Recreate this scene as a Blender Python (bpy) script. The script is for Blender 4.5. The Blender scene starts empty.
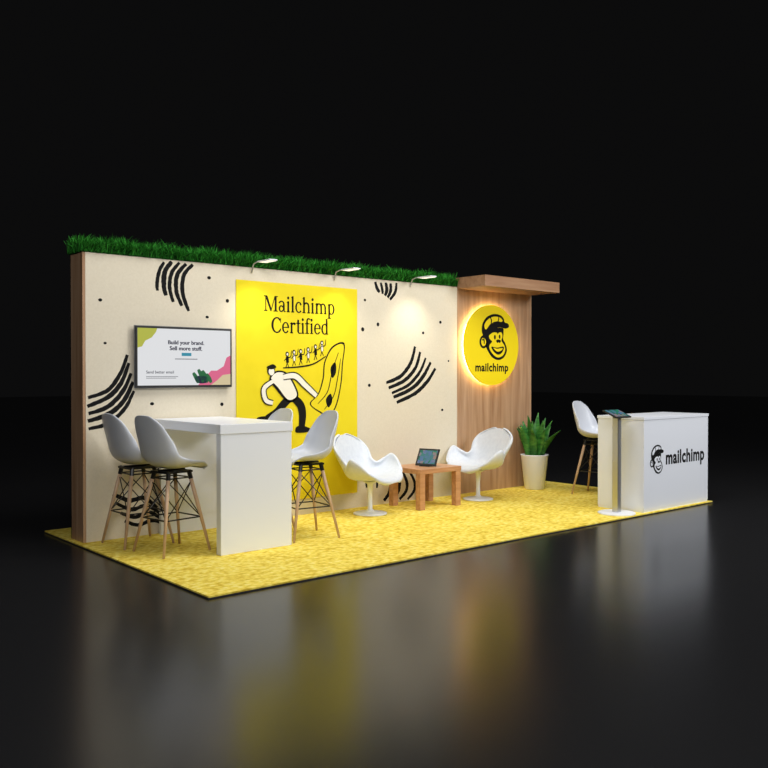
import bpy, bmesh, math, random
from mathutils import Vector, Matrix, Euler
random.seed(7)
scene = bpy.context.scene
try:
    scene.view_settings.view_transform = 'Standard'
    scene.view_settings.look = 'None'
except Exception as e:
    print(e)

# ------------------------------------------------------------------ materials
def mat(name, col, rough=0.5, metal=0.0, emit=None, estr=0.0, spec=0.5):
    m = bpy.data.materials.new(name); m.use_nodes = True
    b = m.node_tree.nodes['Principled BSDF']
    b.inputs['Base Color'].default_value = (*col, 1)
    b.inputs['Roughness'].default_value = rough
    b.inputs['Metallic'].default_value = metal
    b.inputs['Specular IOR Level'].default_value = spec
    if emit:
        b.inputs['Emission Color'].default_value = (*emit, 1)
        b.inputs['Emission Strength'].default_value = estr
    return m

def ramp_mat(name, cols, rough, scale, tex='noise', bump=0.0, vecscale=(1,1,1), detail=4, spec=0.5, dist=0.0):
    m = mat(name, cols[0][1], rough, spec=spec)
    nt = m.node_tree; b = nt.nodes['Principled BSDF']
    tc = nt.nodes.new('ShaderNodeTexCoord'); mp = nt.nodes.new('ShaderNodeMapping')
    mp.inputs['Scale'].default_value = vecscale
    nt.links.new(tc.outputs['Object'], mp.inputs['Vector'])
    if tex == 'noise':
        t = nt.nodes.new('ShaderNodeTexNoise'); t.inputs['Detail'].default_value = detail
        t.inputs['Distortion'].default_value = dist
        out = t.outputs['Fac']
    else:
        t = nt.nodes.new('ShaderNodeTexVoronoi'); out = t.outputs['Distance']
    t.inputs['Scale'].default_value = scale
    nt.links.new(mp.outputs['Vector'], t.inputs['Vector'])
    r = nt.nodes.new('ShaderNodeValToRGB')
    el = r.color_ramp.elements
    while len(el) < len(cols): el.new(0.5)
    for e, (p, c) in zip(el, cols):
        e.position = p; e.color = (*c, 1)
    nt.links.new(out, r.inputs['Fac']); nt.links.new(r.outputs['Color'], b.inputs['Base Color'])
    if bump:
        bp = nt.nodes.new('ShaderNodeBump'); bp.inputs['Strength'].default_value = bump
        bp.inputs['Distance'].default_value = 0.01
        nt.links.new(out, bp.inputs['Height']); nt.links.new(bp.outputs['Normal'], b.inputs['Normal'])
    return m

M_white = mat('white_laminate', (0.83,0.86,0.92), 0.35)
M_shell = mat('white_plastic', (0.60,0.63,0.69), 0.35)
M_swan = ramp_mat('white_upholstery', [(0.3,(0.62,0.66,0.73)),(0.7,(0.68,0.72,0.78))], 0.55, 30)
M_black = mat('matte_black', (0.012,0.012,0.012), 0.6)
M_ink = mat('black_ink', (0.010,0.010,0.010), 0.8, spec=0.1)
M_metalb = mat('black_metal', (0.02,0.02,0.02), 0.35, 0.6)
M_steel = mat('brushed_steel', (0.55,0.56,0.58), 0.3, 0.9)
M_grey = mat('grey_plastic', (0.16,0.17,0.18), 0.4)
M_fabric = ramp_mat('cream_fabric', [(0.3,(0.70,0.63,0.49)),(0.7,(0.74,0.67,0.53))], 0.85, 60, bump=0.03, spec=0.1)
M_yellow = ramp_mat('yellow_print', [(0.3,(0.78,0.63,0.015)),(0.7,(0.82,0.67,0.02))], 0.7, 5, spec=0.15)
M_printwhite = mat('white_print', (0.85,0.82,0.72), 0.7, spec=0.1)
M_logoyel = mat('logo_yellow', (0.85,0.66,0.01), 0.5, emit=(0.9,0.68,0.01), estr=0.12, spec=0.2)
M_wood = ramp_mat('walnut_veneer', [(0.25,(0.32,0.165,0.08)),(0.5,(0.46,0.275,0.155)),(0.75,(0.56,0.37,0.23))], 0.45, 3.0, vecscale=(5,5,0.35), bump=0.05, detail=6, dist=0.6)
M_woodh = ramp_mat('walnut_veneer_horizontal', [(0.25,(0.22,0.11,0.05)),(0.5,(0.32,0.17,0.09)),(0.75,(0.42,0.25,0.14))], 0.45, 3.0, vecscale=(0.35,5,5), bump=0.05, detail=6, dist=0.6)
M_leg = ramp_mat('beech_legs', [(0.3,(0.50,0.32,0.19)),(0.7,(0.68,0.47,0.31))], 0.45, 8, vecscale=(4,4,0.5))
M_table = ramp_mat('oak_table', [(0.25,(0.42,0.19,0.08)),(0.7,(0.60,0.32,0.16))], 0.4, 5, vecscale=(0.6,6,6), detail=6, dist=0.4)
M_halo = mat('halo_led', (1,0.9,0.6), 0.5, emit=(1.0,0.84,0.45), estr=14.0)
M_lampglow = mat('lamp_led', (1,1,1), 0.5, emit=(1.0,0.95,0.85), estr=0.7)
M_soil = ramp_mat('soil', [(0.3,(0.03,0.018,0.01)),(0.7,(0.07,0.045,0.03))], 0.9, 50, bump=0.4)
M_leaf = ramp_mat('snake_plant_leaf', [(0.3,(0.012,0.09,0.015)),(0.5,(0.035,0.20,0.03)),(0.7,(0.11,0.34,0.06))], 0.4, 9, vecscale=(1,1,3))
M_g1 = mat('grass_dark', (0.008,0.06,0.006), 0.7, spec=0.1)
M_g2 = mat('grass_mid', (0.015,0.14,0.012), 0.7, spec=0.1)
M_g3 = mat('grass_light', (0.035,0.25,0.025), 0.7, spec=0.1)

# carpet
def carpet_mat():
    m = mat('yellow_woven_carpet', (0.8,0.55,0.03), 0.95, spec=0.05)
    nt = m.node_tree; b = nt.nodes['Principled BSDF']; N = nt.nodes.new; L = nt.links.new
    tc = N('ShaderNodeTexCoord')
    mp = N('ShaderNodeMapping'); mp.inputs['Scale'].default_value = (1,1.6,1)
    L(tc.outputs['Object'], mp.inputs['Vector'])
    v = N('ShaderNodeTexVoronoi'); v.inputs['Scale'].default_value = 17; L(mp.outputs['Vector'], v.inputs['Vector'])
    n = N('ShaderNodeTexNoise'); n.inputs['Scale'].default_value = 28; n.inputs['Detail'].default_value = 6
    L(tc.outputs['Object'], n.inputs['Vector'])
    n2 = N('ShaderNodeTexNoise'); n2.inputs['Scale'].default_value = 2.2; n2.inputs['Detail'].default_value = 3
    L(tc.outputs['Object'], n2.inputs['Vector'])
    r = N('ShaderNodeValToRGB'); e = r.color_ramp.elements
    e[0].position = 0.05; e[0].color = (0.97,0.85,0.28,1); e[1].position = 0.95; e[1].color = (0.64,0.43,0.04,1)
    x = e.new(0.45); x.color = (0.91,0.72,0.12,1)
    a = N('ShaderNodeMath'); a.operation = 'MULTIPLY_ADD'; a.inputs[1].default_value = 0.75
    L(v.outputs['Distance'], a.inputs[0]); 
    a2 = N('ShaderNodeMath'); a2.operation = 'MULTIPLY_ADD'; a2.inputs[1].default_value = 1.3; a2.inputs[2].default_value = -0.58
    L(n.outputs['Fac'], a2.inputs[0]); L(a2.outputs[0], a.inputs[2])
    a3 = N('ShaderNodeMath'); a3.operation = 'MULTIPLY_ADD'; a3.inputs[1].default_value = 0.5; 
    L(n2.outputs['Fac'], a3.inputs[0]); 
    a4 = N('ShaderNodeMath'); a4.operation='SUBTRACT'; a4.inputs[1].default_value = 0.18
    L(a.outputs[0], a4.inputs[0]); L(a4.outputs[0], a3.inputs[2])
    L(a3.outputs[0], r.inputs['Fac']); L(r.outputs['Color'], b.inputs['Base Color'])
    bp = N('ShaderNodeBump'); bp.inputs['Strength'].default_value = 0.45; bp.inputs['Distance'].default_value = 0.01
    L(a.outputs[0], bp.inputs['Height']); bp.invert = True
    L(bp.outputs['Normal'], b.inputs['Normal'])
    return m
M_carpet = carpet_mat()

def floor_mat():
    m = mat('polished_black_floor', (0.014,0.014,0.015), 0.2, spec=0.34)
    nt = m.node_tree; b = nt.nodes['Principled BSDF']; N = nt.nodes.new; L = nt.links.new
    tc = N('ShaderNodeTexCoord'); n = N('ShaderNodeTexNoise'); n.inputs['Scale'].default_value = 0.8
    L(tc.outputs['Object'], n.inputs['Vector'])
    mr = N('ShaderNodeMapRange'); mr.inputs['To Min'].default_value = 0.20; mr.inputs['To Max'].default_value = 0.24
    L(n.outputs['Fac'], mr.inputs['Value']); L(mr.outputs['Result'], b.inputs['Roughness'])
    return m
M_floor = floor_mat()

# ------------------------------------------------------------------ mesh helpers
def empty(name, loc=(0,0,0), rotz=0.0):
    e = bpy.data.objects.new(name, None); e.empty_display_size = 0.2
    e.location = loc; e.rotation_euler = (0,0,rotz)
    scene.collection.objects.link(e); return e

def mesh_obj(name, verts, faces, mats, parent=None, smooth=False, midx=None):
    me = bpy.data.meshes.new(name); me.from_pydata([tuple(v) for v in verts], [], faces)
    for m in (mats if isinstance(mats, (list, tuple)) else [mats]): me.materials.append(m)
    if midx:
        for p, i in zip(me.polygons, midx): p.material_index = i
    if smooth:
        for p in me.polygons: p.use_smooth = True
    me.update()
    o = bpy.data.objects.new(name, me); scene.collection.objects.link(o)
    if parent: o.parent = parent
    return o

class MB:
    def __init__(s): s.v=[]; s.f=[]; s.m=[]
    def add(s, vs, fs, mi=0):
        k=len(s.v); s.v += [Vector(v) for v in vs]; s.f += [tuple(i+k for i in f) for f in fs]; s.m += [mi]*len(fs)
    def box(s, lo, hi, mi=0):
        x0,y0,z0=lo; x1,y1,z1=hi
        s.add([(x0,y0,z0),(x1,y0,z0),(x1,y1,z0),(x0,y1,z0),(x0,y0,z1),(x1,y0,z1),(x1,y1,z1),(x0,y1,z1)],
              [(0,3,2,1),(4,5,6,7),(0,1,5,4),(1,2,6,5),(2,3,7,6),(3,0,4,7)], mi)
    def tube(s, pts, rad, n=10, mi=0, cap=True, closed=False):
        pts=[Vector(p) for p in pts]; N=len(pts)
        if not isinstance(rad,(list,tuple)): rad=[rad]*N
        rings=[]; up=Vector((0,0,1))
        for i,p in enumerate(pts):
            if closed: d=(pts[(i+1)%N]-pts[i-1])
            else: d=(pts[min(i+1,N-1)]-pts[max(i-1,0)])
            d.normalize()
            a=d.cross(up)
            if a.length<0.05: a=d.cross(Vector((0,1,0)))
            a.normalize(); b=a.cross(d)
            rings.append([p+(a*math.cos(t*2*math.pi/n)+b*math.sin(t*2*math.pi/n))*rad[i] for t in range(n)])
        vs=[q for r in rings for q in r]; fs=[]
        for i in range(N if closed else N-1):
            for t in range(n):
                j=(i+1)%N
                fs.append((i*n+t, i*n+(t+1)%n, j*n+(t+1)%n, j*n+t))
        if cap and not closed:
            fs.append(tuple(range(n))[::-1]); fs.append(tuple((N-1)*n+t for t in range(n)))
        s.add(vs,fs,mi)
    def lathe(s, prof, n=40, c=(0,0,0), mi=0):
        vs=[]; fs=[]
        for r,z in prof:
            for t in range(n):
                a=2*math.pi*t/n; vs.append((c[0]+r*math.cos(a), c[1]+r*math.sin(a), c[2]+z))
        for i in range(len(prof)-1):
            for t in range(n):
                fs.append((i*n+t,i*n+(t+1)%n,(i+1)*n+(t+1)%n,(i+1)*n+t))
        fs.append(tuple(range(n))[::-1]); fs.append(tuple((len(prof)-1)*n+t for t in range(n)))
        s.add(vs,fs,mi)
    def obj(s, name, mats, parent=None, smooth=False, bevel=0.0, seg=2):
        o=mesh_obj(name, s.v, s.f, mats, parent, smooth, s.m)
        if bevel:
            b=o.modifiers.new('bevel','BEVEL'); b.width=bevel; b.segments=seg; b.limit_method='ANGLE'
        return o

def box(name, lo, hi, m, parent=None, bevel=0.0):
    b=MB(); b.box(lo,hi); return b.obj(name,m,parent,bevel=bevel)

def cat(pts, n=8, closed=False):
    N=len(pts); out=[]
    P=[Vector(p) for p in pts]
    for i in range(N if closed else N-1):
        if closed: a,b,c,d=P[i-1],P[i],P[(i+1)%N],P[(i+2)%N]
        else: a,b,c,d=P[max(i-1,0)],P[i],P[i+1],P[min(i+2,N-1)]
        for k in range(n):
            t=k/n
            out.append(0.5*((2*b)+(-a+c)*t+(2*a-5*b+4*c-d)*t*t+(-a+3*b-3*c+d)*t**3))
    if not closed: out.append(P[-1])
    return out

# flat prints standing on a plane facing -Y (a = X, b = Z)
class Print:
    def __init__(s, mats, y, ox=0, oz=0, sx=1, sz=1, step=0.0008):
        s.mats=mats; s.y=y; s.v=[]; s.f=[]; s.m=[]; s.ox=ox; s.oz=oz; s.sx=sx; s.sz=sz; s.step=step
    def P(s,p,l): return (s.ox+p[0]*s.sx, s.y-s.step*(l+1), s.oz+p[1]*s.sz)
    def raw(s, vs, fs, mi=0, l=0):
        k=len(s.v); s.v+=[s.P(p,l) for p in vs]; s.f+=[tuple(i+k for i in f) for f in fs]; s.m+=[mi]*len(fs)
    def poly(s, pts, mi=0, l=0, smooth=False):
        if smooth: pts=[(p.x,p.y) for p in cat([(a,b,0) for a,b in pts],6,True)]
        A=sum(pts[i-1][0]*pts[i][1]-pts[i][0]*pts[i-1][1] for i in range(len(pts)))
        if A<0: pts=pts[::-1]
        s.raw(pts,[tuple(range(len(pts)))],mi,l)
    def rect(s,x0,z0,x1,z1,mi=0,l=0): s.poly([(x0,z0),(x1,z0),(x1,z1),(x0,z1)],mi,l)
    def ell(s,cx,cz,rx,rz=None,mi=0,l=0,n=28,rot=0):
        rz=rz or rx; c,q=math.cos(rot),math.sin(rot)
        s.poly([(cx+rx*math.cos(t)*c-rz*math.sin(t)*q, cz+rx*math.cos(t)*q+rz*math.sin(t)*c) for t in [2*math.pi*i/n for i in range(n)]],mi,l)
    def stroke(s, pts, w, mi=0, l=0, taper=0.5, rough=0.0, smooth=True):
        pp=cat([(a,b,0) for a,b in pts],8) if smooth else [Vector((a,b,0)) for a,b in pts]
        n=len(pp); L=[];R=[]
        for i,p in enumerate(pp):
            d=(pp[min(i+1,n-1)]-pp[max(i-1,0)]).normalized(); nn=Vector((-d.y,d.x,0))
            t=i/(n-1); ww=w/2*(1-taper+taper*math.sin(math.pi*min(1,max(0,t*0.9+0.05)))) 
            L.append(p+nn*ww*(1+random.uniform(-rough,rough))); R.append(p-nn*ww*(1+random.uniform(-rough,rough)))
        vs=[(q.x,q.y) for q in L+R]
        s.raw(vs,[(i+n,i+1+n,i+1,i) for i in range(n-1)],mi,l)
    def arc(s,cx,cz,rx,rz,a0,a1,wt,wn,mi=0,l=0,n=24):
        vs=[];a0=math.radians(a0);a1=math.radians(a1)
        for i in range(n+1):
            a=a0+(a1-a0)*i/n
            vs.append((cx+rx*math.cos(a),cz+rz*math.sin(a))); vs.append((cx+(rx-wt)*math.cos(a),cz+(rz-wn)*math.sin(a)))
        s.raw(vs,[(2*i,2*i+2,2*i+3,2*i+1) for i in range(n)],mi,l)
    def text(s, txt, x0, x1, z0, z1=None, mi=0, l=0, bold=0.0):
        cu=bpy.data.curves.new('t','FONT'); cu.body=txt; cu.size=1; cu.offset=bold; cu.fill_mode='FRONT'; cu.space_character=1.0+bold*2.2
        o=bpy.data.objects.new('t',cu); scene.collection.objects.link(o)
        bpy.context.view_layer.update()
        me=bpy.data.meshes.new_from_object(o.evaluated_get(bpy.context.evaluated_depsgraph_get()))
        vs=[(v.co.x,v.co.y) for v in me.vertices]; fs=[tuple(p.vertices) for p in me.polygons]
        bpy.data.objects.remove(o); bpy.data.curves.remove(cu)
        mx0=min(v[0] for v in vs); mx1=max(v[0] for v in vs); mz0=min(v[1] for v in vs); mz1=max(v[1] for v in vs)
        k=(x1-x0)/(mx1-mx0); kz=k if z1 is None else (z1-z0)/(mz1-mz0)
        s.raw([(x0+(a-mx0)*k, z0+(b-(mz0 if z1 is not None else 0))*kz) for a,b in vs],fs,mi,l)
    def obj(s,name,parent): return mesh_obj(name,s.v,s.f,s.mats,parent,False,s.m)

# serif lettering: each glyph drawn from stems, bowls and serifs (em units)
ADV={'M':.86,'C':.66,'a':.47,'i':.27,'l':.27,'c':.43,'e':.47,'h':.54,'m':.80,'p':.53,'r':.39,'t':.31,'f':.29,'d':.52}
def serif_line(pr, txt, x0, x1, z, cap, mi=0, l=0):
    X=0.50; T=0.11; t=0.06
    S=cap/0.7
    tot=sum(ADV[c] for c in txt); kx=(x1-x0)/tot
    def draw(ch, ox):
        K=lambda a: x0+a*kx
        R=lambda a,b,c,d: pr.rect(K(a+ox),z+b*S,K(c+ox),z+d*S,mi,l)
        def A(cx,cy,rx,ry,a0,a1,wt=T,wn=t): pr.arc(K(cx+ox),z+cy*S,rx*kx,ry*S,a0,a1,wt*kx,wn*S,mi,l)
        Pl=lambda ps: pr.poly([(K(a+ox),z+b*S) for a,b in ps],mi,l)
        def stem(x,y1,foot=True,flag=True,y0=0):
            R(x,y0,x+T,y1)
            if foot: R(x-.045,y0,x+T+.045,y0+.045)
            if flag: Pl([(x-.06,y1-.065),(x,y1-.03),(x+T,y1+.01),(x+T,y1-.09)])
        def hump(x,w):
            A(x+w/2+.03,X-.20,w/2+.07,.21,0,150,.10,.07); R(x+w,0,x+w+.10,X-.19); R(x+w-.045,0,x+w+.145,.045)
        if ch=='M':
            R(.10,0,.155,.7);R(.65,0,.77,.7);R(.02,0,.23,.045);R(.58,0,.84,.045);R(.02,.655,.2,.7);R(.70,.655,.84,.7)
            Pl([(.08,.7),(.22,.7),(.46,.12),(.40,.0)]);Pl([(.65,.7),(.70,.7),(.45,.0),(.40,.0)])
        if ch=='C':
            A(.37,.35,.33,.365,40,320,.13,.06);R(.58,.47,.62,.68);Pl([(.52,.1),(.60,.12),(.64,.2),(.57,.2)])
        if ch=='a':
            R(.28,.05,.28+T,.34);A(.20,.335,.19,.175,0,160,.09,.06);A(.18,.145,.15,.155,30,330,.09,.05);R(.34,0,.45,.045)
        if ch=='i':
            stem(.08,X);pr.ell(K(.135+ox),z+.65*S,.068*kx,.068*S,mi,l)
        if ch=='l': stem(.08,.74)
        if ch=='c': A(.24,.25,.22,.26,45,320,.105,.055);pr.ell(K(.36+ox),z+.40*S,.055*kx,.055*S,mi,l)
        if ch=='e': A(.24,.25,.22,.26,0,325,.105,.055);R(.08,.24,.455,.285)
        if ch=='h': stem(.08,.74);hump(.12,.26)
        if ch=='m': stem(.08,X);hump(.12,.25);hump(.37,.26)
        if ch=='p':
            stem(.08,X,False);R(.08,-.2,.08+T,.05);R(.02,-.2,.25,-.155);A(.27,.25,.22,.26,-150,150,.105,.055)
        if ch=='r': stem(.08,X);A(.27,.33,.13,.17,50,150,.08,.08);pr.ell(K(.33+ox),z+.44*S,.06*kx,.06*S,mi,l)
        if ch=='t': R(.10,.08,.10+T,.64);R(.02,X-.05,.30,X);A(.25,.12,.15,.13,180,310,.10,.05)
        if ch=='f': R(.08,0,.08+T,.58);R(.02,0,.26,.045);R(.01,X-.05,.29,X);A(.24,.57,.16,.17,40,180,.10,.06)
        if ch=='d': R(.32,0,.32+T,.74);R(.38,0,.48,.045);Pl([(.26,.69),(.32,.71),(.42,.75),(.42,.66)]);A(.24,.25,.22,.26,30,330,.105,.055)
    ox=0
    for c in txt:
        draw(c,ox); ox+=ADV[c]

def chimp_face(pr, ink, bg, l=0):
    # cartoon monkey head with a cap, unit space about -1..1
    pr.poly([(-.50,.30),(-.62,.05),(-.58,-.25),(-.40,-.55),(-.10,-.86),(.30,-.97),(.66,-.84),(.84,-.54),(.74,-.24),(.60,-.05),(.62,.25),(.50,.45)],ink,l,True)
    pr.ell(-.64,-.20,.25,.28,ink,l); pr.ell(-.64,-.20,.15,.18,bg,l+1); pr.stroke([(-.74,-.12),(-.62,-.12),(-.60,-.28)],.07,ink,l+2)
    pr.poly([(-.40,.25),(-.62,.20),(-.70,-.0),(-.5,-.1),(-.36,-.02)],ink,l+1,True)
    # cap
    pr.poly([(-.74,.20),(-.72,.55),(-.47,.86),(-.05,1.02),(.38,1.0),(.62,.86),(.68,.70),(.90,.64),(.96,.50),(.74,.42),(.40,.46),(.05,.38),(-.30,.18),(-.57,.03)],ink,l+2,True)
    pr.poly([(-.60,.52),(-.38,.77),(-.02,.91),(.34,.90),(.54,.78),(.46,.70),(.18,.72),(-.2,.60),(-.5,.34)],bg,l+3,True)
    pr.stroke([(-.26,.90),(-.16,.74),(-.20,.56)],.07,ink,l+4); pr.stroke([(.28,.96),(.30,.84),(.24,.68)],.06,ink,l+4)
    # face
    pr.poly([(-.30,.08),(-.05,.22),(.18,.22),(.24,.16),(.34,.24),(.50,.22),(.54,.04),(.48,-.12),(.66,-.32),(.72,-.52),(.58,-.76),(.28,-.86),(.0,-.76),(-.24,-.54),(-.28,-.34),(-.12,-.18),(-.26,-.06)],bg,l+2,True)
    pr.ell(.06,.02,.06,.10,ink,l+3); pr.ell(.36,.05,.055,.09,ink,l+3)
    pr.poly([(.14,-.12),(.28,-.07),(.44,-.12),(.38,-.22),(.28,-.20),(.2,-.23)],ink,l+3,True)
    pr.poly([(-.16,-.40),(.2,-.43),(.62,-.38),(.54,-.62),(.28,-.74),(.0,-.62)],ink,l+3,True)
    pr.poly([(-.04,-.44),(.2,-.48),(.54,-.44),(.48,-.54),(.2,-.60)],bg,l+4,True)

# ------------------------------------------------------------------ ground and carpet
GZ=-0.018
fl=MB(); fl.add([(-40,-40,GZ),(50,-40,GZ),(50,50,GZ),(-40,50,GZ)],[(0,1,2,3)]); fl.obj('floor',M_floor)
CW,CD=6.22,2.97
cp=empty('carpet')
box('carpet_pile',(0,0,-0.010),(CW,CD,0),M_carpet,cp)
box('edging',(-0.004,-0.004,GZ),(CW+0.004,CD+0.004,-0.010),M_black,cp)

# ------------------------------------------------------------------ back wall
WX0,WY0,WY1,WZ=0.07,2.19,2.46,2.41
WX1,WX2=4.44,5.77
wb=empty('wall_back')
box('fabric_panel',(WX0+0.004,WY0,0),(WX1,WY1-0.01,WZ),M_fabric,wb)
box('wood_end_panel',(WX0-0.02,WY0+0.002,0),(WX0+0.003,WY1,WZ),M_wood,wb)
box('rear_panel',(WX0-0.02,WY1-0.01,0),(WX1,WY1,WZ),M_black,wb)
pr=Print([M_ink],WY0)
def lerp(a,b,t): return a+(b-a)*t
def bunch(A,B,n,w=0.03,rough=0.12,jit=0.007):
    for k in range(n):
        t=k/(n-1)
        pts=[(lerp(a[0],b[0],t)+random.uniform(-jit,jit), lerp(a[1],b[1],t)+random.uniform(-jit,jit)) for a,b in zip(A,B)]
        pr.stroke(pts,w*random.uniform(.85,1.15),0,0,0.35,rough)
bunch([(.78,2.39),(.73,2.31),(.71,2.20),(.72,2.13)],[(1.06,2.39),(.97,2.28),(.96,2.12),(1.02,1.96)],5,.042)
bunch([(.44,1.57),(.37,1.40),(.26,1.27),(.09,1.20)],[(.50,1.25),(.41,1.10),(.27,.99),(.09,.945)],5,.042)
bunch([(.70,.55),(.86,.59),(1.02,.52),(1.20,.54)],[(.78,.30),(.92,.34),(1.06,.27),(1.24,.28)],4,.042)
bunch([(.30,.38),(.45,.31),(.58,.33),(.70,.23)],[(.40,.14),(.52,.10),(.66,.12),(.80,.05)],4,.038)
bunch([(3.20,2.38),(3.23,2.32),(3.27,2.28)],[(3.50,2.39),(3.49,2.29),(3.41,2.20)],5,.04)
bunch([(3.78,1.70),(3.72,1.52),(3.57,1.38),(3.36,1.30)],[(4.09,1.47),(3.97,1.32),(3.78,1.19),(3.50,1.09)],5,.046)
bunch([(3.34,.36),(3.42,.25),(3.40,.12),(3.32,.03)],[(3.70,.32),(3.77,.20),(3.76,.10),(3.66,.02)],4,.045)
bunch([(2.98,.42),(3.06,.30),(3.08,.20)],[(3.14,.42),(3.22,.30),(3.22,.18)],3,.035)
for a,b,r in [(3.03,1.87,.022),(3.24,1.93,.02),(3.06,2.18,.016),(3.12,1.28,.02),(4.17,1.99,.02),(3.9,1.86,.018),(4.2,.99,.02),(4.05,.48,.02),
    (4.30,1.55,.014),(.20,2.02,.018),(.24,1.66,.015),(1.22,2.28,.02),(1.41,2.08,.018),
    (1.20,1.92,.018),(.66,1.14,.02),(1.35,1.12,.018),(.35,.75,.018),(1.40,.66,.018)]:
    pr.ell(a,b,r,r*random.uniform(.7,1.1),0,0,9)
pr.obj('printed_brush_marks',wb)

# wood section with canopy
ww=empty('wood_wall_panel')
box('wood_face',(WX1,WY0,0),(WX2,WY1,2.39),M_wood,ww)
box('canopy',(WX1,1.75,2.39),(WX2+0.0,WY1,2.515),M_woodh,ww,0.003)

# round sign
CXs,CZs,RS=4.965,1.745,0.478
rs=empty('round_sign',(CXs,WY0,CZs))
def disc(name,r,y0,y1,m,parent,n=96):
    b=MB(); vs=[];fs=[]
    for y in (y0,y1):
        for i in range(n): a=2*math.pi*i/n; vs.append((r*math.cos(a),y,r*math.sin(a)))
    for i in range(n): fs.append((i,(i+1)%n,n+(i+1)%n,n+i))
    fs.append(tuple(range(n))); fs.append(tuple(range(n,2*n))[::-1]); b.add(vs,fs); return b.obj(name,m,parent)
disc('sign_face',RS,-0.068,-0.048,M_logoyel,rs)
disc('halo_lamp',RS-0.03,-0.044,-0.012,M_halo,rs)
disc('mounting_plate',0.15,-0.012,0.0,M_grey,rs)
p=Print([M_ink,M_logoyel],-0.068,0.03,0.09,.28,.275); chimp_face(p,0,1); 
p.obj('monkey_emblem',rs)
p=Print([M_ink],-0.068); p.text('mailchimp',-.29,.29,-.345,-.215,0,0,.035); p.obj('lettering',rs)

# ------------------------------------------------------------------ poster
po=empty('poster')
PX0,PX1,PZ0,PZ1=1.50,2.95,0.16,2.285
box('poster_sheet',(PX0,WY0-0.008,PZ0),(PX1,WY0-0.0015,PZ1),M_yellow,po)
p=Print([M_ink,M_printwhite,M_yellow],WY0-0.008)
serif_line(p,'Mailchimp',1.80,2.66,2.005,.150)
serif_line(p,'Certified',1.88,2.58,1.80,.150)
# line-art illustration: striding figure in a white shirt holding up a big horn with a tiny band riding on it
def limb(pts,w,fill,l,taper=.25,edge=.012):
    p.stroke(pts,w+2*edge,0,l,taper); p.stroke(pts,w,fill,l+1,taper)
p.poly([(2.34,1.10),(2.44,1.20),(2.50,1.36),(2.52,1.52),(2.62,1.68),(2.78,1.72),(2.76,1.50),(2.74,1.30),(2.68,1.08),(2.58,.96),(2.48,1.00)],0,0,True)
p.poly([(2.355,1.10),(2.455,1.20),(2.515,1.36),(2.535,1.52),(2.63,1.665),(2.765,1.70),(2.745,1.50),(2.725,1.30),(2.665,1.085),(2.575,.975),(2.485,1.015)],2,1,True)
p.stroke([(2.44,1.10),(2.56,1.22),(2.62,1.42),(2.70,1.62)],.011,0,2); p.stroke([(2.52,1.04),(2.64,1.18),(2.69,1.36),(2.73,1.56)],.011,0,2)
p.poly([(2.54,1.14),(2.60,1.20),(2.62,1.12),(2.57,1.06)],0,2,True); p.poly([(2.60,1.46),(2.66,1.52),(2.67,1.42),(2.62,1.36)],0,2,True)
p.stroke([(2.02,1.46),(2.20,1.47),(2.38,1.50),(2.54,1.58)],.016,0,2)
for i,(a,b) in enumerate([(2.07,1.51),(2.15,1.53),(2.23,1.54),(2.32,1.56),(2.41,1.59),(2.49,1.63)]):
    p.ell(a,b+.085,.020,.024,0,1); p.ell(a+.002,b+.083,.010,.013,1,2)
    limb([(a,b+.06),(a+.005,b+.0)],.022,(1 if i%2 else 0),1,.1,.006); p.stroke([(a,b),(a-.016,b-.05)],.014,0,1,smooth=False); p.stroke([(a,b),(a+.020,b-.045)],.014,0,1,smooth=False)
    p.stroke([(a-.035,b+.02),(a,b+.05),(a+.04,b+.06),(a+.05,b+.12)],.010,0,2)
# striding figure
limb([(2.12,1.18),(2.03,1.11),(1.95,1.03),(1.83,.97)],.085,0,4,.3,.0)
limb([(2.12,1.18),(2.22,1.10),(2.25,1.00),(2.24,.87)],.090,0,4,.3,.0)
p.poly([(1.73,.985),(1.84,.99),(1.87,.93),(1.72,.93)],0,4,True); p.poly([(2.18,.88),(2.28,.88),(2.37,.83),(2.18,.82)],0,4,True)
p.poly([(1.86,1.35),(1.94,1.43),(2.08,1.40),(2.20,1.21),(2.14,1.13),(2.05,1.14),(1.94,1.25)],0,5,True)
p.poly([(1.88,1.35),(1.95,1.415),(2.07,1.385),(2.18,1.21),(2.13,1.15),(2.06,1.16),(1.96,1.27)],1,6,True)
p.ell(1.88,1.435,.044,.050,0,6); p.ell(1.885,1.425,.032,.038,1,7); p.poly([(1.83,1.465),(1.90,1.495),(1.94,1.465),(1.88,1.445)],0,8,True)
limb([(2.02,1.37),(2.16,1.38),(2.28,1.29),(2.42,1.18)],.055,1,7)
limb([(1.90,1.33),(1.80,1.26),(1.82,1.15),(1.90,1.12)],.045,1,7)
p.obj('poster_artwork',po)

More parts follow.
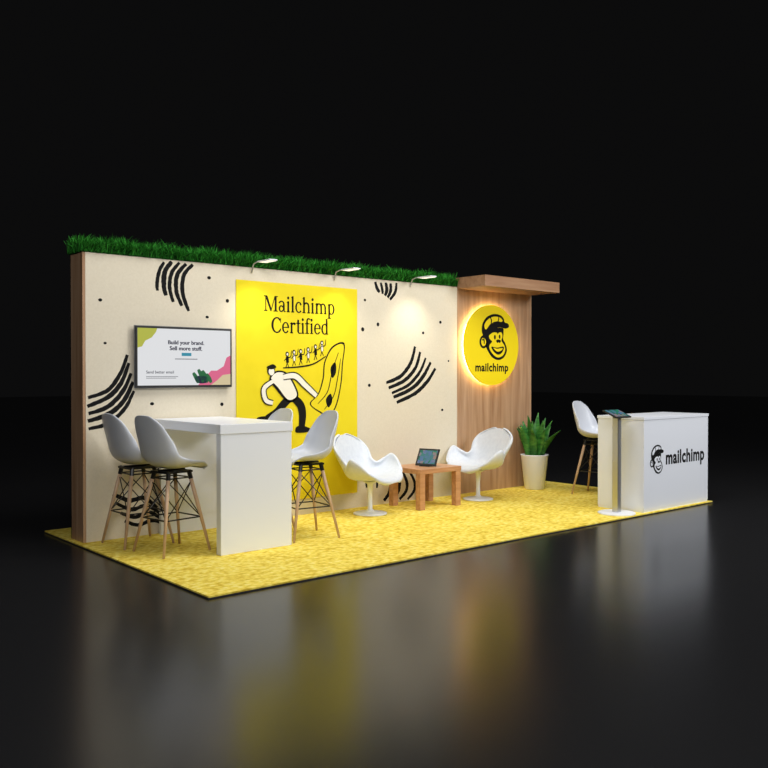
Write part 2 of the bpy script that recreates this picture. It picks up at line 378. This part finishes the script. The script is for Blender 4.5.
# ------------------------------------------------------------------ grass topper
gv=[];gf=[];gmi=[]
for i in range(22000):
    x=random.uniform(WX0-0.035,WX1+0.0); y=random.uniform(WY0-0.02,WY1+0.02)
    h=random.uniform(.07,.155)*(1+.15*math.sin(x*9)*math.sin(x*23+1)); a=random.uniform(0,2*math.pi); ln=random.uniform(0,.08)
    ex=math.cos(a)*ln; ey=math.sin(a)*ln
    if y<WY0+.04 and random.random()<.6: ey=-random.uniform(.01,.06); h*=.6
    z=WZ+random.uniform(0,.015)+.002
    w=random.uniform(.004,.008); b=random.uniform(0,math.pi); wx=math.cos(b)*w; wy=math.sin(b)*w
    if x<WX0+.05: ex=max(ex,-random.uniform(0,.03))
    ex2=min(x+ex*1.6,WX1+.02)-x
    k=len(gv)
    droop=random.uniform(.0,.03) if random.random()<.3 else 0
    gv+= [(x-wx,y-wy,z),(x+wx,y+wy,z),(x+ex*.5+wx*.8,y+ey*.5+wy*.8,z+h*.6),(x+ex*.5-wx*.8,y+ey*.5-wy*.8,z+h*.6),(x+ex2,y+ey*1.6,z+h-droop)]
    gf+= [(k,k+1,k+2,k+3),(k+3,k+2,k+4)]; mi=random.choice([0,1,1,1,2]); gmi+=[mi,2 if random.random()<.6 else mi]
gr=empty('artificial_grass')
mesh_obj('grass_blades',gv,gf,[M_g1,M_g2,M_g3],gr,False,gmi)
box('grass_base',(WX0-.03,WY0-.004,WZ+.001),(WX1-.005,WY1+.012,WZ+.03),M_g1,gr)

# ------------------------------------------------------------------ arm lights
for X in (1.67,2.65,3.70):
    e=empty('arm_light',(X,WY0,WZ))
    b=MB(); b.box((-.045,-.38,.030),(.045,-.17,.042)); b.obj('lamp_head',M_white,e,bevel=.004)
    b=MB(); b.tube([(0,-.006,-.05),(0,-.014,-.02),(0,-.04,.03),(0,-.10,.045),(0,-.18,.042)],.007); b.obj('arm',M_steel,e,True)
    b=MB(); b.box((-.035,-.37,.026),(.035,-.20,.030)); b.obj('diffuser',M_lampglow,e)
    ld=bpy.data.lights.new('spot','SPOT'); ld.energy=21; ld.spot_size=math.radians(110); ld.spot_blend=1.0; ld.color=(1,.93,.76); ld.shadow_soft_size=.08
    lo=bpy.data.objects.new('spot_bulb',ld); scene.collection.objects.link(lo); lo.parent=e; lo.location=(0,-.30,0.0)
    lo.rotation_euler=Vector((0,-.20,1)).to_track_quat('Z','Y').to_euler()

# ------------------------------------------------------------------ television
tv=empty('television')
TX0,TX1,TZ0,TZ1=.485,1.425,1.283,1.815
box('tv_body',(TX0,WY0-.055,TZ0),(TX1,WY0-.018,TZ1),M_black,tv,.004)
box('tv_bezel_trim',(TX0-.004,WY0-.045,TZ0-.004),(TX1+.004,WY0-.030,TZ1+.004),M_grey,tv)
box('wall_bracket',(.85,WY0-.018,1.45),(1.10,WY0,1.65),M_grey,tv)
def em(name,c,s=.85): return mat(name,(0,0,0),.3,emit=c,estr=s,spec=.3)
S_w=em('screen_white',(.85,.86,.88)); S_k=em('screen_dark',(.02,.02,.05)); S_y=em('screen_olive',(.50,.52,.08)); S_p=em('screen_pink',(.80,.16,.30)); S_b=em('screen_teal',(.04,.30,.42)); S_g=em('screen_green',(.03,.16,.06)); S_c=em('screen_cream',(.75,.62,.38))
p=Print([S_w,S_k,S_y,S_p,S_b,S_g,S_c],WY0-.055)
a0,a1,c0,c1=TX0+.018,TX1-.018,TZ0+.018,TZ1-.018
p.rect(a0,c0,a1,c1,0,0)
p.poly([(a0,c1),(a0,c1-.17),(a0+.04,c1-.16),(a0+.07,c1-.11),(a0+.13,c1-.08),(a0+.17,c1-.03),(a0+.18,c1)],2,1)
p.poly([(a1,c0),(a1,c0+.27),(a1-.04,c0+.25),(a1-.07,c0+.17),(a1-.14,c0+.13),(a1-.20,c0+.13),(a1-.26,c0+.07),(a1-.33,c0)],3,1)
p.poly([(a1,c0),(a1,c0+.10),(a1-.08,c0+.09),(a1-.14,c0+.04),(a1-.20,c0)],6,2)
for (a,b,d) in [(-.38,.02,.09),(-.33,.03,.11),(-.29,.03,.10),(-.25,.02,.08)]:
    p.stroke([(a1+a+.05,c0+.02),(a1+a+.03,c0+b+d*.5),(a1+a,c0+b+d)],.04,5,3)
p.poly([(a1-.36,c0+.07),(a1-.30,c0+.085),(a1-.24,c0+.07),(a1-.25,c0+.02),(a1-.34,c0+.02)],1,3,True)
for dx in (0,.003):
    p.text('Build your brand.',.785+dx,1.135+dx,1.662,None,1,2,.012)
    p.text('Sell more stuff.',.80+dx,1.115+dx,1.610,None,1,2,.012)
p.rect(.915,1.560,1.01,1.588,4,2); p.rect(.85,1.530,1.07,1.536,1,2)
p.text('Send better email',.58,.84,1.405,None,1,2,.01); p.rect(.58,1.375,.88,1.379,1,2); p.rect(.58,1.362,.86,1.366,1,2)
p.obj('tv_picture',tv)

# ------------------------------------------------------------------ high table (waterfall, against wall)
ht=empty('high_table')
box('table_top',(.655,1.0,.935),(1.325,2.17,1.01),M_white,ht,.003)
box('front_panel',(.662,1.006,0),(1.318,1.075,.9345),M_white,ht,.003)
box('rear_support',(.70,2.10,0),(1.28,2.14,.9345),M_white,ht)

# ------------------------------------------------------------------ bar stools
def interp(keys, n):
    pts=cat([Vector(k[:3]) for k in keys],n); q=cat([Vector((k[3],k[4],k[5])) for k in keys],n)
    return pts,q
def shell(name, keys, nu, sub, thick, m, parent, z0=0.0, pw=2.2, n=5):
    # keys: x, z, halfwidth, side raise, side forward
    P,Q=interp(keys,n); vs=[];fs=[]
    for a,b in zip(P,Q):
        for j in range(nu+1):
            u=-1+2*j/nu; s=abs(u)**pw
            vs.append((a.x+b.y*s, a.z*math.sin(u*math.pi/2), z0+a.y+b.x*s))
    R=len(P)
    for i in range(R-1):
        for j in range(nu):
            k=i*(nu+1)+j; fs.append((k,k+1,k+nu+2,k+nu+1))
    o=mesh_obj(name,vs,fs,m,parent,True)
    so=o.modifiers.new('s','SOLIDIFY'); so.thickness=thick; so.offset=0
    if sub: sb=o.modifiers.new('ss','SUBSURF'); sb.levels=sub; sb.render_levels=sub
    return o
def bar_stool(x,y,rot):
    e=empty('bar_stool',(x,y,0),rot); Z=.675
    keys=[(.225,-.030,.150,.000,-.035,0),(.215,-.012,.195,.015,-.02,0),(.14,.0,.225,.045,0,0),(.02,-.012,.235,.075,0,0),(-.09,-.006,.235,.105,.01,0),(-.165,.045,.230,.095,.06,0),
          (-.205,.15,.215,.04,.085,0),(-.232,.26,.200,.0,.07,0),(-.252,.35,.175,-.02,.05,0),(-.262,.395,.135,-.03,.03,0),(-.264,.408,.085,-.015,.012,0)]
    shell('seat',keys,12,1,.012,M_shell,e,Z)
    lg=MB(); fr=MB(); c=[(1,1),(-1,1),(-1,-1),(1,-1)]
    top=lambda s:Vector((s[0]*.10,s[1]*.10,Z-.07)); bot=lambda s:Vector((s[0]*.215,s[1]*.205,0.004))
    pt=lambda s,z: top(s).lerp(bot(s),(Z-.07-z)/(Z-.07))
    for s in c:
        lg.tube([pt(s,Z-.065),pt(s,.35),bot(s)],[.016,.015,.010],12)
        fr.tube([pt(s,Z-.04)+Vector((0,0,.0)),pt(s,Z-.10)],.018,8)
    for i in range(4):
        a,b=c[i],c[(i+1)%4]
        fr.tube([pt(a,.56),pt(b,.27)],.0045,6); fr.tube([pt(b,.56),pt(a,.27)],.0045,6)
        fr.tube([pt(a,.27),pt(b,.27)],.006,6); fr.tube([pt(a,Z-.09),pt(b,Z-.09)],.006,6)
    fr.tube([(-.12,0,Z-.035),(.12,0,Z-.035)],.012,6); fr.box((-.12,-.11,Z-.05),(.12,.11,Z-.034))
    for s in c: fr.tube([pt(s,Z-.09),(s[0]*.10,s[1]*.10,Z-.03)],.01,6)
    lg.obj('legs',M_leg,e,True); fr.obj('wire_frame',M_metalb,e,False)
bar_stool(.46,1.42,math.radians(8))
bar_stool(.39,1.89,math.radians(2))
bar_stool(1.61,1.22,math.radians(172))
bar_stool(1.55,1.82,math.radians(180))
bar_stool(5.70,1.15,math.radians(-80))

# ------------------------------------------------------------------ swan lounge chairs
def swan(x,y,rot):
    e=empty('swan_chair',(x,y,0),rot)
    keys=[(.285,.328,.12,.0,-.04,0),(.275,.350,.22,.01,-.055,0),(.21,.370,.315,.07,-.03,0),(.10,.362,.375,.18,.0,0),(-.01,.350,.395,.235,.03,0),(-.11,.352,.345,.19,.08,0),
          (-.18,.39,.275,.11,.11,0),(-.225,.47,.260,.06,.10,0),(-.257,.56,.285,.03,.09,0),(-.285,.645,.292,.0,.08,0),(-.307,.705,.268,-.02,.065,0),(-.322,.748,.215,-.03,.045,0),(-.330,.772,.14,-.02,.02,0),(-.332,.780,.06,-.005,.005,0)]
    shell('seat_shell',keys,16,2,.038,M_swan,e,0,pw=2.1,n=3)
    b=MB(); b.lathe([(.17,.001),(.17,.010),(.15,.016),(.05,.026),(.024,.05),(.022,.20),(.03,.30),(.09,.335)],40); b.obj('pedestal',M_white,e,True)
swan(2.80,1.79,math.radians(-70))
swan(4.35,1.77,math.radians(-184))

# ------------------------------------------------------------------ coffee table
ct=empty('coffee_table',(3.60,1.84,0))
b=MB(); b.box((-.30,-.25,.37),(.30,.25,.42)); b.obj('table_top',M_table,ct,bevel=.004)
b=MB()
for sx in(-1,1):
    for sy in(-1,1):
        cx,cy=sx*.26,sy*.21; b.box((cx-.035,cy-.035,0),(cx+.035,cy+.035,.3695))
b.obj('legs',M_table,ct,bevel=.003)
# tablet leaning on small stand
def screen_mat():
    m=mat('tablet_picture',(0,0,0),.2,spec=.4); nt=m.node_tree;b=nt.nodes['Principled BSDF']
    tc=nt.nodes.new('ShaderNodeTexCoord');v=nt.nodes.new('ShaderNodeTexVoronoi');v.inputs['Scale'].default_value=28;v.distance='CHEBYCHEV'
    r=nt.nodes.new('ShaderNodeValToRGB');e=r.color_ramp.elements;e[0].color=(.02,.05,.12,1);e[1].color=(.9,.5,.2,1);x=e.new(.35);x.color=(.05,.45,.25,1);x=e.new(.6);x.color=(.2,.35,.7,1)
    nt.links.new(tc.outputs['Object'],v.inputs['Vector']);nt.links.new(v.outputs['Color'],r.inputs['Fac']);nt.links.new(r.outputs['Color'],b.inputs['Emission Color']);b.inputs['Emission Strength'].default_value=.45;return m
M_scr=screen_mat()
tb=empty('tablet_computer',(3.57,1.80,.42),math.radians(-72))
b=MB(); b.box((-.125,-.006,0),(.125,.006,.20)); o=b.obj('tablet_body',M_black,tb,bevel=.004); o.rotation_euler=(math.radians(-30),0,0); o.location=(0,0,.006)
b=MB(); b.box((-.105,-.0085,.022),(.105,-.0065,.178)); o=b.obj('tablet_screen',M_scr,tb); o.rotation_euler=(math.radians(-30),0,0); o.location=(0,0,.006)
b=MB(); b.box((-.06,-.03,0.0005),(.06,.14,.006)); b.obj('stand_base',M_black,tb)
b=MB(); b.tube([(0,.13,.006),(0,.072,.10)],.006,6); b.obj('prop',M_grey,tb)

# ------------------------------------------------------------------ reception counter
rc=empty('reception_counter')
KX0,KX1,KY0,KY1,KZ=4.925,6.18,.035,.585,.965
box('counter_top',(KX0-.006,KY0-.006,KZ-.03),(KX1+.006,KY1+.006,KZ),M_white,rc,.002)
box('front_panel',(KX0,KY0,0.02),(KX1,KY0+.02,KZ-.0305),M_white,rc)
box('side_panel_1',(KX0,KY0+.0205,0.02),(KX0+.02,KY1,KZ-.0305),M_white,rc)
box('side_panel_2',(KX1-.02,KY0+.0205,0.02),(KX1,KY1,KZ-.0305),M_white,rc)
box('shelf',(KX0+.021,KY0+.021,.45),(KX1-.021,KY1-.02,.47),M_white,rc)
box('plinth',(KX0+.003,KY0+.003,0),(KX1-.003,KY1-.003,.0195),M_white,rc)
p=Print([M_ink,M_white],KY0,5.155,.52,.135,.15); chimp_face(p,0,1); p.obj('monkey_emblem',rc)
p=Print([M_ink],KY0); p.text('mailchimp',5.33,6.10,.415,.605,0,0,.035); p.obj('lettering',rc)

# ------------------------------------------------------------------ tablet stand
ts=empty('tablet_stand',(4.70,.20,0))
b=MB(); b.lathe([(.185,.0005),(.185,.010),(.175,.014),(.02,.015)],48); b.obj('base_plate',M_white,ts)
b=MB(); b.box((-.03,-.035,.013),(.03,.035,.96)); b.obj('post',M_steel,ts,bevel=.006)
b=MB(); b.box((-.13,-.09,-.008),(.13,.09,.008)); o=b.obj('tablet_body',M_black,ts,bevel=.005); o.location=(0,-.0,1.0); o.rotation_euler=(math.radians(22),0,0)
b=MB(); b.box((-.115,-.075,.0085),(.115,.075,.0105)); o=b.obj('tablet_screen',M_scr,ts); o.location=(0,0,1.0); o.rotation_euler=(math.radians(22),0,0)
b=MB(); b.box((-.03,-.03,.955),(.03,.03,.995)); b.obj('bracket',M_grey,ts)

# ------------------------------------------------------------------ potted plant
pp=empty('potted_snake_plant',(5.52,1.93,0))
b=MB(); b.lathe([(.112,0),(.120,.006),(.164,.40),(.170,.412),(.170,.42),(.150,.42),(.146,.39),(.02,.385)],48); b.obj('planter',M_white,pp,True,bevel=0)
b=MB(); b.lathe([(.146,.388),(.143,.398),(.02,.402)],32); b.obj('soil',M_soil,pp)
b=MB()
NL=20
for i in range(NL):
    a=i*2.4+random.uniform(-.3,.3); r=.012+.085*math.sqrt(i/NL); bx,by=r*math.cos(a),r*math.sin(a)
    H=random.uniform(.44,.54)*(1-.33*(i/NL)); lean=.03+.13*(i/NL)+random.uniform(0,.02); W=random.uniform(.046,.058)
    if by>0: lean*=.7
    dr=Vector((math.cos(a),math.sin(a),0)); ta=-.85+random.uniform(-.8,.8); td=Vector((math.cos(ta),math.sin(ta),0))
    n=9; vs=[];fs=[]
    for j in range(n+1):
        t=j/n; c=Vector((bx,by,.39))+dr*lean*t*t*1.4+Vector((0,0,H*t)); w=W*(.45+.6*math.sin(math.pi*min(1,t*.9+.05)))*(1 if t<.6 else max(.02,(1-t)/.4)**.75)
        vs+=[c-td*w,c+Vector((-td.y,td.x,0))*.01,c+td*w]
    for j in range(n):
        q=j*3; fs+=[(q,q+1,q+4,q+3),(q+1,q+2,q+5,q+4)]
    b.add(vs,fs)
o=b.obj('leaves',M_leaf,pp,True); so=o.modifiers.new('s','SOLIDIFY'); so.thickness=.004

# ------------------------------------------------------------------ lights
def area(name,loc,tgt,sx,sy,e,col=(1,1,1)):
    ld=bpy.data.lights.new(name,'AREA'); ld.shape='RECTANGLE'; ld.size=sx; ld.size_y=sy; ld.energy=e; ld.color=col
    o=bpy.data.objects.new(name,ld); scene.collection.objects.link(o); o.location=loc
    o.rotation_euler=(Vector(tgt)-Vector(loc)).to_track_quat('-Z','Y').to_euler(); return o
area('ceiling_softbox',(2.6,-.6,5.8),(3.0,1.6,.6),5,2.5,275,(1,.99,.98))
area('added_left_fill',(-3.5,-5.5,4.6),(2.8,1.6,.9),3,2,240,(1,.99,.99))  # added fill from front left to brighten the booth, no fixture there
area('added_counter_fill',(6.5,-4.5,4.0),(5.4,.3,.5),2,2,225,(1,1,1))  # unseen extra light added to whiten the counter front
w=bpy.data.worlds.new('world'); scene.world=w; w.use_nodes=True
w.node_tree.nodes['Background'].inputs[0].default_value=(.0036,.0036,.0037,1); w.node_tree.nodes['Background'].inputs[1].default_value=1

# ------------------------------------------------------------------ camera
cd=bpy.data.cameras.new('camera'); cd.lens=40; cd.sensor_width=36; cam=bpy.data.objects.new('camera',cd); scene.collection.objects.link(cam)
cam.location=(-2.642,-4.787,1.4)
cam.rotation_euler=Vector((.650,.760,-.0117)).to_track_quat('-Z','Y').to_euler()
scene.camera=cam
